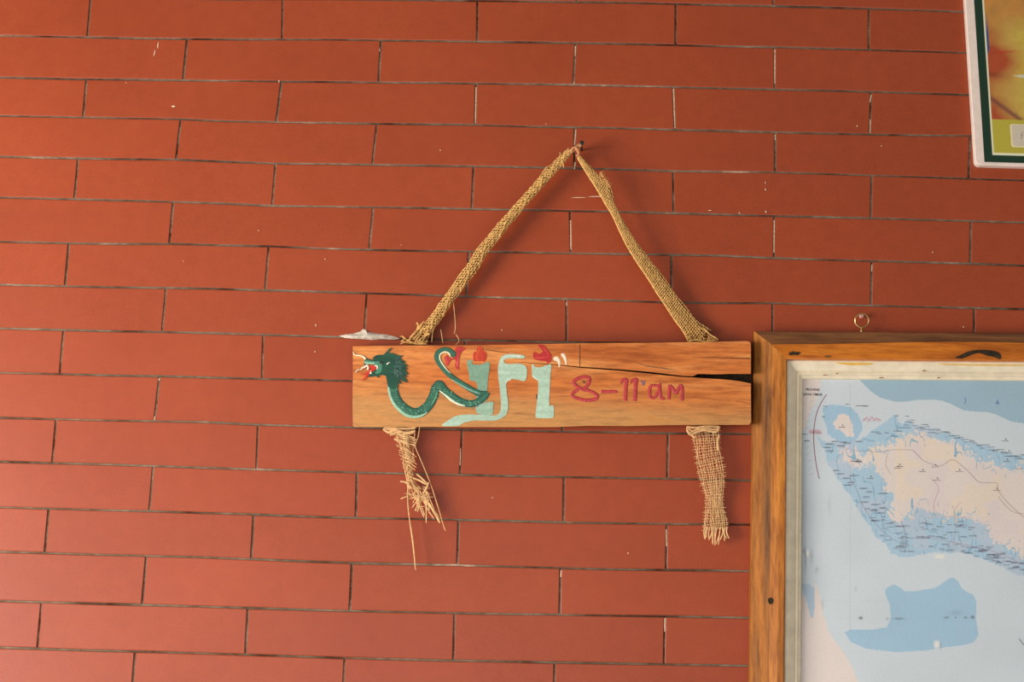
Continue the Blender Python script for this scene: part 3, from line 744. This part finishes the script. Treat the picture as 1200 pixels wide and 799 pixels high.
rt = rail('frame_rail', WOODP, 'top', [M_RAILX, M_CHX]); rl = rail('frame_rail', WOODP, 'left', [M_RAILZ, M_CHZ])
rail('frame_rail', WOODP, 'bottom', [M_RAILX, M_CHX]); rail('frame_rail', WOODP, 'right', [M_RAILZ, M_CHZ])
M_CREAM = plain('chipped_cream_paint', (224, 207, 178), .5, .3, .10, 70)
for s_ in ('top', 'left', 'bottom', 'right'): rail('cream_moulding', CREAM, s_, [M_CREAM])
# knots, gouges and chips on the frame
def mark(name, pts, d, m, parent, n=3): return relief(name, pts, d, .0003, m, parent, n)
M_KNOT = plain('burnt_knot', (52, 40, 26), .8, .2, .5, 200)
mark('wood_knot', [(1119,418.8),(1126,416),(1134,411.8),(1146,410),(1160,410.4),(1170,413),(1173,417),(1172,421),(1164,418),(1156,416.5),(1148,413.6),(1140,415),(1132,418.4),(1126,420)], .0326, M_KNOT, rt)
mark('wood_knot', [(924,414),(929,411.6),(932,412.8),(936,412.2),(937.5,414),(934,416),(930,415.4),(927,416.4)], .0330, M_KNOT, rt)
mark('wood_knot', [(965.5,417.6),(970,416.2),(974,417.4),(970,419)], .0330, plain('faint_knot', (120, 78, 34), .6, .3), rt)
mark('wood_knot', [(900,702),(903,700),(906,702),(906,706),(903,708),(900.5,706)], .0312, M_KNOT, rl)
M_YEL = plain('yellow_paint_run', (224, 178, 84), .4, .4)
mark('paint_drip', [(978,424.6),(995,424.8),(1012,425),(1023,425.6),(1020,427.2),(1005,428),(992,427.6)], .0268, M_YEL, mapf)
mark('paint_drip', [(1100,426.2),(1130,426.6),(1170,427),(1199,427.4),(1199,428.6),(1150,428.4),(1110,427.6)], .0266, M_YEL, mapf)
M_CHIP = plain('bare_chip', (150, 110, 84), .8, .2, .3)
for cu, cv, cw in ((967,439.5,3),(981,437.6,2),(1033,442.5,3.5),(1083,434.5,2.2),(1100,442.6,2.2)):
    mark('paint_chip', [(cu-cw,cv+.4),(cu-cw*.3,cv-.8),(cu+cw*.5,cv-.5),(cu+cw,cv+.3),(cu,cv+.7)], .0248, M_CHIP, mapf, 2)

# ---- map sheet: printed colours on a fine grid
def vnoise(u, v, sc_, seed):
    r = np.random.default_rng(seed).random((128, 128)); x = u/sc_; y = v/sc_; xi = np.floor(x).astype(int); yi = np.floor(y).astype(int); fx = x-xi; fy = y-yi
    fx = fx*fx*(3-2*fx); fy = fy*fy*(3-2*fy); g = lambda a, b: r[a % 128, b % 128]
    return (g(xi, yi)*(1-fx)+g(xi+1, yi)*fx)*(1-fy)+(g(xi, yi+1)*(1-fx)+g(xi+1, yi+1)*fx)*fy-.5
def inside(u, v, poly):
    r = np.zeros(u.shape, bool); P = poly; n = len(P); j = n-1
    for i in range(n):
        xi, yi = P[i]; xj, yj = P[j]
        c = ((yi > v) != (yj > v)) & (u < (xj-xi)*(v-yi)/((yj-yi) if yj != yi else 1e-9)+xi); r ^= c; j = i
    return r
BASE = (194, 200, 203); BLUE = (156, 183, 200); LAND = (214, 199, 190); LAND2 = (208, 196, 186)
north = [(957,512),(968,518),(985,518.5),(1000,519),(1010,513),(1024,503),(1040,493),(1046,488),(1050,487),(1053,495),(1058,496),(1063,491),(1070,497),(1080,499),(1100,505),(1116,509),(1130,515),(1145,520),(1160,524),(1174,530),(1188,532.5),(1200,534),(1260,552),(1305,575),(1330,608)]
south = [(1332,640),(1300,672),(1260,690),(1230,686),(1200,675),(1181,669),(1169.5,662),(1155,656),(1138.5,650),(1119.5,647),(1105,647.2),(1089,648),(1074,651),(1060,652.5),(1053,651.5),(1044,648),(1039,637),(1027,630),(1020,616),(1009,606),(1004,594),(996,580),(988,570),(980,558),(970,542),(966,526)]
island = north+south
land = [(984,527),(992,526),(1003,527),(1008,533),(1012,540),(1020,530),(1030,526),(1040,519),(1046,514.5),(1060,512),(1080,510.5),(1094,513.5),(1104,516),(1118,523),(1136,529),(1148,541),(1158,541),(1172,545),(1186,549),(1200,547),(1255,566),(1295,592),(1312,622),(1290,650),(1255,665),(1200,649),(1184,642),(1170,638),(1155,628),(1160,616),(1141,606),(1117,606),(1091,601),(1074,592),(1062,606),(1056,612),(1048,606),(1044,594),(1044,582),(1038,570),(1030,558),(1032,550),(1024,542),(1012,546),(1000,542),(990,540),(986,534)]
isl2 = [(964,478),(972,474.5),(986,475),(997,477),(1004,484),(1010,494),(1011,504),(1005,514),(998,520),(985,519),(975,513),(970,508),(969,499),(965,490)]
isl2l = [(979,488),(987,486.5),(993,488),(1000,493),(1001,501),(999,509),(992,511),(986,506),(980,503),(977,497)]
topsea = [(1008,446),(1020,458),(1032,466),(1048,470.5),(1060,470.8),(1075,468.5),(1090,468),(1102,469),(1110,471.5),(1118,475),(1130,481),(1143,482.3),(1156,482.5),(1166,485),(1172,488),(1186,494),(1200,496),(1260,505),(1320,498),(1400,470),(1440,440),(1008,440)]
java = [(930,440),(962,440),(962,451),(957,470),(950,480),(944,502),(938,506),(930,506)]
java2 = [(930,690),(938,691),(944,704),(951,723),(954.5,720),(955.7,682),(957,684),(960.5,697),(965,720),(972,742),(984,758),(996,775),(1010,810),(1015,840),(930,840)]
lake = [(990,741),(996,738),(1022,737.6),(1039,735),(1044,725),(1042.6,708.6),(1038,697),(1037,692),(1040,688),(1045,685.5),(1050,685.5),(1056,689),(1060,693),(1072,692.5),(1084,690.7),(1095,689),(1102,685),(1108,680.5),(1113,677.3),(1118,677),(1123,681),(1127,689.5),(1134,694),(1141,697),(1144.5,706),(1144.5,715),(1143.4,723),(1145.5,735),(1147,744),(1141,752.6),(1129,756),(1110,758),(1085,762),(1050,764),(1015,760),(997,752)]
jsea = [(942,695),(945,701),(950,723),(953,724),(954.5,712),(955,690),(948,684),(940,684)]
us = np.concatenate([np.arange(930, 1212, .75), np.arange(1213, 1445, 1.6), np.linspace(1450, 1760, 10)])
vs_ = np.concatenate([np.arange(444, 812, .75), np.linspace(818, 1040, 8)])
U, Vv = np.meshgrid(us, vs_)
n1 = .6*vnoise(U, Vv, 9, 1)+.5*vnoise(U+Vv, Vv-U, 5, 2)+.5*vnoise(U, Vv, 1.9, 21); n2 = .6*vnoise(U, Vv, 8, 3)+.5*vnoise(U-Vv, Vv+U, 4.4, 4)+.5*vnoise(U, Vv, 1.7, 24); nf = vnoise(U, Vv, 1.6, 5); nb = vnoise(U, Vv, 40, 6)
col = np.tile(np.array(lin(BASE)), U.shape+(1,)).astype(float)
def put(poly, c, amp=0, a=1.0):
    m = inside(U+n1*amp, Vv+n2*amp, poly); col[m] = col[m]*(1-a)+np.array(lin(c))*a; return m
put(topsea, (150, 174, 186)); put(lake, BLUE); put(java, LAND, 1); put(java2, LAND, 1.2); put(jsea, (170, 184, 196), 1)
put(isl2, BLUE, 2); put(isl2l, LAND, 6)
mi = put(island, (163, 187, 201), 3)
edge = inside(U+n1*16, Vv+n2*16+nf*4, land); mi2 = edge & mi; col[mi2] = np.array(lin(LAND))
hyp = inside(U+n2*26, Vv+n1*26, land) & mi & (vnoise(U, Vv, 16, 9) > .05); col[hyp] = col[hyp]*.5+np.array(lin((222, 200, 172)))*.5
pk = mi & (vnoise(U, Vv, 22, 19) > .22); col[pk] = col[pk]*.8+np.array(lin((208, 186, 190)))*.2
riv = mi & (np.abs(vnoise(U*1.6, Vv*.5, 9, 11)) < .025) & (~inside(U, Vv, [(x, y+12 if y < 560 else y-14) for x, y in land])); col[riv] = np.array(lin((136, 168, 186)))
seam = (np.abs(U-996.5) < .6) & (Vv > 450) & (Vv < 740); col[seam] *= .92
seam = (np.abs(Vv-704) < .5) & (U > 950) & (U < 1042); col[seam] *= .94
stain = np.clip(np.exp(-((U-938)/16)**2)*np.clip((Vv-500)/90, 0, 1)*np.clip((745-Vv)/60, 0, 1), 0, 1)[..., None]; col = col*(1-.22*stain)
col *= (1+.06*nb+.03*nf)[..., None]
for (u0, v0, a, b, k) in ((944,655,1.2,14,.45),(942,645,1,4,.5),(951,652,2.2,8,.3),(957,668,2.5,4,.25),(1008.6,724,2.4,1.8,.8),(1040,725,1.4,1.2,.6),(1053,724.8,6,1.1,.6),(1109,723.5,3,1.2,.7),(1120,723.6,1.4,1,.5),(1131.5,723.5,1.8,1.3,.8),(1140,723,2.2,1.7,.85),(1058,636,3,8,.3),(972,592,2,10,.14),(1120,718,8,3,.2),(964,708,1.5,5,.25),(1003,690,1.5,3,.2),(1102,756,1,5,.5)):
    m = np.exp(-((U-u0)/a)**2-((Vv-v0)/b)**2)[..., None]*k*(1+nf[..., None]); m = np.clip(m, 0, 1); col = col*(1-m)+np.array(lin((92, 96, 92)))*m
for (u0, v0, a, b) in ((1098,755,3.5,4.5),(946.5,648,1.4,4),(1101,652,6,2.5)):
    m = np.exp(-((U-u0)/a)**4-((Vv-v0)/b)**4)[..., None]*.9; col = col*(1-m)+np.array(lin((220, 214, 204)))*m
SD = .0135
Pm = atn(U, Vv, SD) - np.array(parent_loc(mapf))
nr, nc = U.shape
idx = np.arange(nr*nc).reshape(nr, nc); fq = np.stack([idx[:-1, :-1], idx[1:, :-1], idx[1:, 1:], idx[:-1, 1:]], -1).reshape(-1, 4)
M_MAP = vcol('map_print', .55, .25, .03, 500)
me = bpy.data.meshes.new('map_sheet'); me.vertices.add(nr*nc); me.vertices.foreach_set('co', Pm.reshape(-1))
me.loops.add(len(fq)*4); me.loops.foreach_set('vertex_index', fq.reshape(-1)); me.polygons.add(len(fq)); me.polygons.foreach_set('loop_start', np.arange(0, len(fq)*4, 4)); me.polygons.foreach_set('loop_total', np.full(len(fq), 4))
me.update(calc_edges=True); me.materials.append(M_MAP)
ca = me.color_attributes.new('Col', 'FLOAT_COLOR', 'POINT'); ca.data.foreach_set('color', np.concatenate([col.reshape(-1, 3), np.ones((nr*nc, 1))], 1).astype(np.float32).ravel())
sheet = bpy.data.objects.new('map_sheet', me); C.objects.link(sheet); sheet.parent = mapf
# printed lines and lettering
M_INK = vcol('map_ink', .6, .2, .05)
class Ink(Paint):
    def line(s, pts, w_, col, n=4, d=.0002):
        P = smooth_curve(pts, n) if n > 1 else np.array(pts, float)
        t = np.gradient(P, axis=0); t /= np.linalg.norm(t, axis=1)[:, None]+1e-9; nn = np.stack([-t[:, 1], t[:, 0]], 1)
        v = []; f = []
        for i in range(len(P)):
            for q in (-1, 1): p = P[i]+nn[i]*q*w_/2; v.append(at(p[0], p[1], SD+d))
        for i in range(len(P)-1): f.append((2*i, 2*i+1, 2*i+3, 2*i+2))
        s.add(v, fix_front(v, f), [np.array(lin(col))]*len(v))
ink = Ink()
ink.line([(968.5,462),(961,474),(956,488),(953.6,506),(954,524),(956.4,544),(960,561)], .8, (150, 74, 92))
for i in range(12):
    a = i/11; x = 960-6*math.sin(a*3.1)-6; y = 470+85*a; ink.line([(x-4, y+1.5), (x-1, y-1)], .4, (140, 152, 172), 1)
ink.line([(1060,527),(1070,528),(1080,538),(1090,543),(1103,545.6),(1116,538.5),(1130,548),(1140,558),(1148,565),(1168,566),(1169,574),(1182,590),(1200,606),(1215,616)], .6, (176, 150, 144))
ink.line([(1001,528),(1015,528.5),(1030,529.5),(1045,527),(1060,527)], .5, (176, 150, 148))
ink.line([(1040,531),(1038,545),(1044,556)], .4, (186, 164, 156)); ink.line([(1096,604),(1094,590),(1100,572),(1090,560)], .4, (192, 160, 160))
ink.line([(1116,640),(1120,618),(1118,600),(1126,588)], .4, (190, 158, 158)); ink.line([(1170,582),(1178,592),(1188,600),(1200,602)], .5, (178, 150, 140))
ink.line([(1082,628),(1110,634),(1140,640),(1170,648),(1200,662)], .5, (176, 150, 160)); ink.line([(1086,606),(1110,605),(1140,607)], .6, (214, 176, 178))
ink.line([(968,520),(985,523),(1001,528)], .4, (176, 150, 148)); ink.line([(1060,648),(1062,630),(1056,610)], .4, (150, 140, 160))
ink.line([(996,560),(1004,574),(1010,590),(1020,606),(1034,622),(1050,634),(1070,640)], .4, (160, 140, 160))
for (x, y, l) in [(942,508.5,5),(945.5,516.5,7),(967,476,5),(965,488,4),(993,473.5,4),(1010,475.5,14),(1014,475.5,7),(1050,487,6),(1063,487.5,4),(1084,497.2,8),(1060,501,14),(1052,505,10),(1026,506,10),(1030,508,6),(1039,507,5),(1048,511,8)]:
    ink.line([(x-l/2, y), (x+l/2, y+.2)], .7, (92, 100, 108), 1)
def words(x, y, l, col=(136, 140, 146), h=1.1):
    c = x
    while c < x+l:
        ink.line([(c, y-h/2), (c+random.uniform(-.15, .15), y+h/2)], .45, col, 1)
        if random.random() < .6: ink.line([(c, y+random.uniform(-.4, .4)), (c+.8, y+random.uniform(-.4, .4))], .35, col, 1)
        c += random.uniform(.7, 1.2)
for x, y in [(968,520),(975,517),(985,518),(990,519),(1003,517),(966,524),(969,528),(982,522),(998,540),(1004,541),(977,551),(981,555),(988,560),(994,565),(990,568),(996,557),(1008,572),(1012,582),(1016,576),(1030,578),(1010,588),(1022,591)]:
    words(x, y, random.uniform(5, 11)); ink.line([(x-2, y+.7), (x+7, y+.9)], .3, (120, 122, 140), 1)
for i in range(46):
    t = i/45; x = 1058+t*142; yb = np.interp(x, [p[0] for p in north], [p[1] for p in north]); words(x+random.uniform(-2, 2), yb+random.uniform(-1, 5), random.uniform(4, 9), h=.9)
for i in range(110):
    x = random.uniform(1012, 1200); yb = np.interp(x, [1009,1020,1039,1053,1089,1119,1155,1200], [606,616,637,651,648,647,656,674])
    y = yb-random.uniform(1, 38 if x < 1140 else 16); 
    if x < 1040 and y < 585: continue
    words(x, y, random.uniform(4, 9), random.choice([(122, 128, 140), (138, 142, 152), (148, 134, 148)]), h=.8)
    if random.random() < .5: ink.line([(x-1, y+.9), (x+9, y+1.1)], .3, (112, 112, 132), 1)
for x, y, c in [(1005,539,0),(1054,545,0),(1081,551,0),(1096,545.5,0),(1124,551,0),(1098,561,0),(1168,573,0),(1180,539,0),(1178,515,0),(1182,529,0),(1052,547,0),(1020,559,0),(987,499,0)]:
    words(x-4, y+1.5, 8, (120, 112, 112), .8); ink.line([(x, y-1.4), (x+1.2, y)], 1.0, (96, 84, 84), 1)
words(1190, 549, 8, (186, 124, 104), .8)
for k, (a, b) in enumerate([(1012,492),(1015,490),(1018,492.5),(1021,489.5),(1024,492),(1027,491),(1030,492.2)]):
    ink.line([(a-1, b+1.8), (a+.4, b-1.6), (a+2, b+1)], .6, (206, 122, 142), 2)
for k in range(9):
    a = 948+k*1.6; ink.line([(a, 508+random.uniform(-1, 1)), (a+1, 504+random.uniform(-1.5, 1.5)), (a+2, 509)], .6, (216, 156, 164), 2)
ink.line([(1130.5,465),(1131.5,470),(1130,473.5)], .8, (96, 136, 184), 2); ink.line([(1167,474),(1169,468),(1170.5,473.5),(1167.6,471.6),(1170,471.6)], .8, (84, 126, 188), 1)
ink.line([(1194,748),(1197,752),(1200,756)], .9, (120, 122, 124), 1)
io = ink.build('map_lettering', M_INK, mapf); io['kind'] = 'stuff'
def text(name, body, u, v, hpx, d, m, parent, squash=1.0):
    c = bpy.data.curves.new(name, 'FONT'); c.body = body; c.align_x = 'CENTER'; c.align_y = 'CENTER'; c.size = 1; c.offset = .02
    t = bpy.data.objects.new('tmp', c); C.objects.link(t); bpy.context.view_layer.update()
    me = bpy.data.meshes.new_from_object(t.evaluated_get(bpy.context.evaluated_depsgraph_get())); bpy.data.objects.remove(t)
    s = hpx/.7
    for p in me.vertices: p.co = Vector(tuple(at(u+p.co.x*s*squash, v-p.co.y*s+.02*p.co.x*s, d))) - parent_loc(parent)
    me.materials.clear(); me.materials.append(m); me.name = name
    o = bpy.data.objects.new(name, me); C.objects.link(o); o.parent = parent; return o
M_BLK = plain('black_print', (78, 74, 78), .6, .2, .05)
text('map_title', 'PROVINSI', 952.3, 456.6, 2.7, SD+.0002, M_BLK, mapf, .98); text('map_title', 'JAWA TIMUR', 952.6, 462.2, 2.7, SD+.0002, M_BLK, mapf, .98)

# hanging ring screwed into the top of the frame, and the wall screw inside it
M_BRASS = plain('tarnished_brass', (190, 158, 100), .3, .5, .15, 300, metal=.9, bmp=0)
rc = at(1010, 375.6, .014); T = Threads()
pts = [(rc[0]+.0082*math.sin(a), rc[1]+.002*math.cos(a), rc[2]-.0080*math.cos(a)) for a in np.linspace(0.12, 2*math.pi-.02, 32)]
T.tube(pts, .00095, 8, taper=False)
pt = at(1009.7, 383.2, .014); pb = at(1009.4, 391, .014); T.tube([pt, (np.array(pt)+pb)/2, pb], [.0015, .0016, .0014], 8, taper=False)
T.build('hanging_eye', M_BRASS, mapf)
p = at(1010, 369.6, .009)
v_, f_ = lathe_y(p[0], p[2], [(.012, .0016), (-.0055, .0017), (-.0058, .0028), (-.0078, .0030), (-.0090, .0018)])
tag(obj('wall_screw', v_, f_, plain('pinkish_plug', (206, 148, 134), .4, .4, .25, 500)), 'Small round screw head in the wall inside the brass ring above the map frame', 'screw')

# ------------------------------------------------------------------ picture panel, top right
PD = .010
e_x = at(1200, 194.8, PD)-at(1146, 193.2, PD); e_x /= np.linalg.norm(e_x)
e_u = at(1133.3, 40, PD)-at(1142.6, 186, PD); e_u /= np.linalg.norm(e_u)
BL = at(1143.2, 193.3, PD)
poster = thing('picture_panel', 'Picture panel with white rim, dark green border and yellow-red artwork, hung high on the right', 'picture', BL)
PW, PH = .34, .46
def pp(a, b, d): q = BL+e_x*a+e_u*b; return (q[0], -d, q[2])
def rr(x0, y0, x1, y1, r, n=5):
    o = []
    for cx_, cy_, a0 in ((x1-r, y0+r, -90), (x1-r, y1-r, 0), (x0+r, y1-r, 90), (x0+r, y0+r, 180)):
        for k in range(n+1): a = math.radians(a0+90*k/n); o.append((cx_+r*math.cos(a), cy_+r*math.sin(a)))
    return o
ring = rr(0, 0, PW, PH, .006); n = len(ring); ins = rr(.0012, .0012, PW-.0012, PH-.0012, .005)
v_ = [pp(a, b, PD) for a, b in ins]+[pp(a, b, PD-.001) for a, b in ring]+[pp(a, b, .0006) for a, b in ring]
f_ = [tuple(range(n))]+[(r_*n+i, (r_+1)*n+i, (r_+1)*n+(i+1) % n, r_*n+(i+1) % n) for r_ in (0, 1) for i in range(n)]
obj('backing_board', v_, f_, plain('grubby_white_board', (226, 204, 190), .55, .3, .06, 90), poster)
# print: border, line and blurred fruit-coloured artwork on a grid
# metres from the lower left corner: rim .0115, green to .0215, white line to .0245
g = .0012; xa = np.arange(.0112, .115, g/1.2); xa = np.concatenate([xa, np.linspace(.12, PW-.0112, 30)]); ya = np.concatenate([np.arange(.0042, .22, g/1.2), np.linspace(.225, PH-.008, 30)])
X, Y = np.meshgrid(xa, ya)
xr = PW-X; yr = PH-Y
ex = np.minimum(X-.0112, xr-.0112); ey = np.minimum(Y-.0042, yr-.008)
col = np.tile(np.array(lin((176, 160, 58))), X.shape+(1,)).astype(float)
s_ = (1/PX); PU = 1143+X*s_; PV = 193-Y*s_              # pixel-like units
nA = vnoise(PU, PV, 14, 31); nB = vnoise(PU, PV, 5, 32)
art = Y > .0605
ax = X-.0240; ay = Y-.0605
yel = np.array(lin((190, 158, 76))); redc = np.array(lin((164, 72, 40))); brn = np.array(lin((112, 62, 56))); ylg = np.array(lin((186, 168, 50)))
rad = np.clip(1.0-(ax+.012*nA*2)/.042, 0, 1)
lo = np.clip(1-ay/.030, 0, 1)*np.clip(1-ax/.05, 0, 1)
hi = np.exp(-((ay-.078)/.017)**2)*np.clip(1.15-ax/.046, 0, 1)*1.2
k = np.clip(rad**1.3*.75+lo*.5+hi+nA*.25, 0, 1)[..., None]
ac = yel*(1-k)+redc*k
kk = np.clip((ax-.03)/.03, 0, 1)[..., None]*.6; ac = ac*(1-kk)+ylg*kk
band = np.exp(-((ay-(.028-.78*ax))/.0042)**2)[..., None]*.85; ac = ac*(1-band)+brn*band
dk = np.exp(-((ay-.060+.1*ax)/.004)**2)[..., None]*np.clip(1-ax/.03, 0, 1)[..., None]*.5; ac = ac*(1-dk)+np.array(lin((96, 52, 36)))*dk
st = np.exp(-((ay-.088-.1*ax)/.0022)**2)[..., None]*np.clip(1-np.abs(ax-.022)/.022, 0, 1)[..., None]*.8; ac = ac*(1-st)+np.array(lin((170, 56, 30)))*st
wh = (np.abs(ay-.0585) < .0022*np.clip((ax-.030)/.012, 0, 1)) & (ax > .031) & (ax < .07); ac[wh] = np.array(lin((196, 190, 170)))
bl = (ax < .0022) & (ay > .086+ax*3); ac[bl] = np.array(lin((60, 76, 120)))
far = ay > .115; fk = np.clip((ay-.115)/.03, 0, 1)[..., None]; ac = ac*(1-fk)+(yel*.5+redc*.5*(1+nA[..., None]))*fk
ac *= (1+.1*nB)[..., None]
col[art] = ac[art]
line_ = (ex < .0128) | (ey < .0122); col[line_] = np.array(lin((222, 214, 180)))
grn = (ex < .0100) | (ey < .0100); col[grn] = np.array(lin((26, 52, 36)))
nr, nc = X.shape; idx = np.arange(nr*nc).reshape(nr, nc)
fq = np.stack([idx[:-1, :-1], idx[:-1, 1:], idx[1:, 1:], idx[1:, :-1]], -1).reshape(-1, 4).tolist()
vv = [pp(a, b, PD+.0003) for a, b in zip(X.ravel(), Y.ravel())]
obj('art_print', vv, fq, vcol('poster_print', .5, .3, .05, 500), poster, cols=col.reshape(-1, 3))
lb = rr(.0455, .0245, .105, .0550, .0028); v_ = [pp(a, b, PD+.0008) for a, b in lb]
obj('caption_rim', v_, [tuple(range(len(lb)))], plain('cream_rim', (222, 204, 164), .5, .3, .03), poster)
lb = rr(.0480, .0262, .1030, .0535, .0022); v_ = [pp(a, b, PD+.0011) for a, b in lb]
obj('caption_plate', v_, [tuple(range(len(lb)))], plain('greyed_caption', (196, 182, 160), .6, .2, .05), poster)
gl = Ink(); SD = PD+.0012
gl.line([(1196.5,163),(1196.8,158.6),(1197.4,155.5)], .7, (160, 136, 124), 2); gl.line([(1197.2,154.8),(1201,154.4)], .6, (178, 152, 142), 1); gl.line([(1197,159),(1200.6,158.8)], .6, (170, 130, 124), 1)
gl.build('caption_lettering', M_INK, poster)
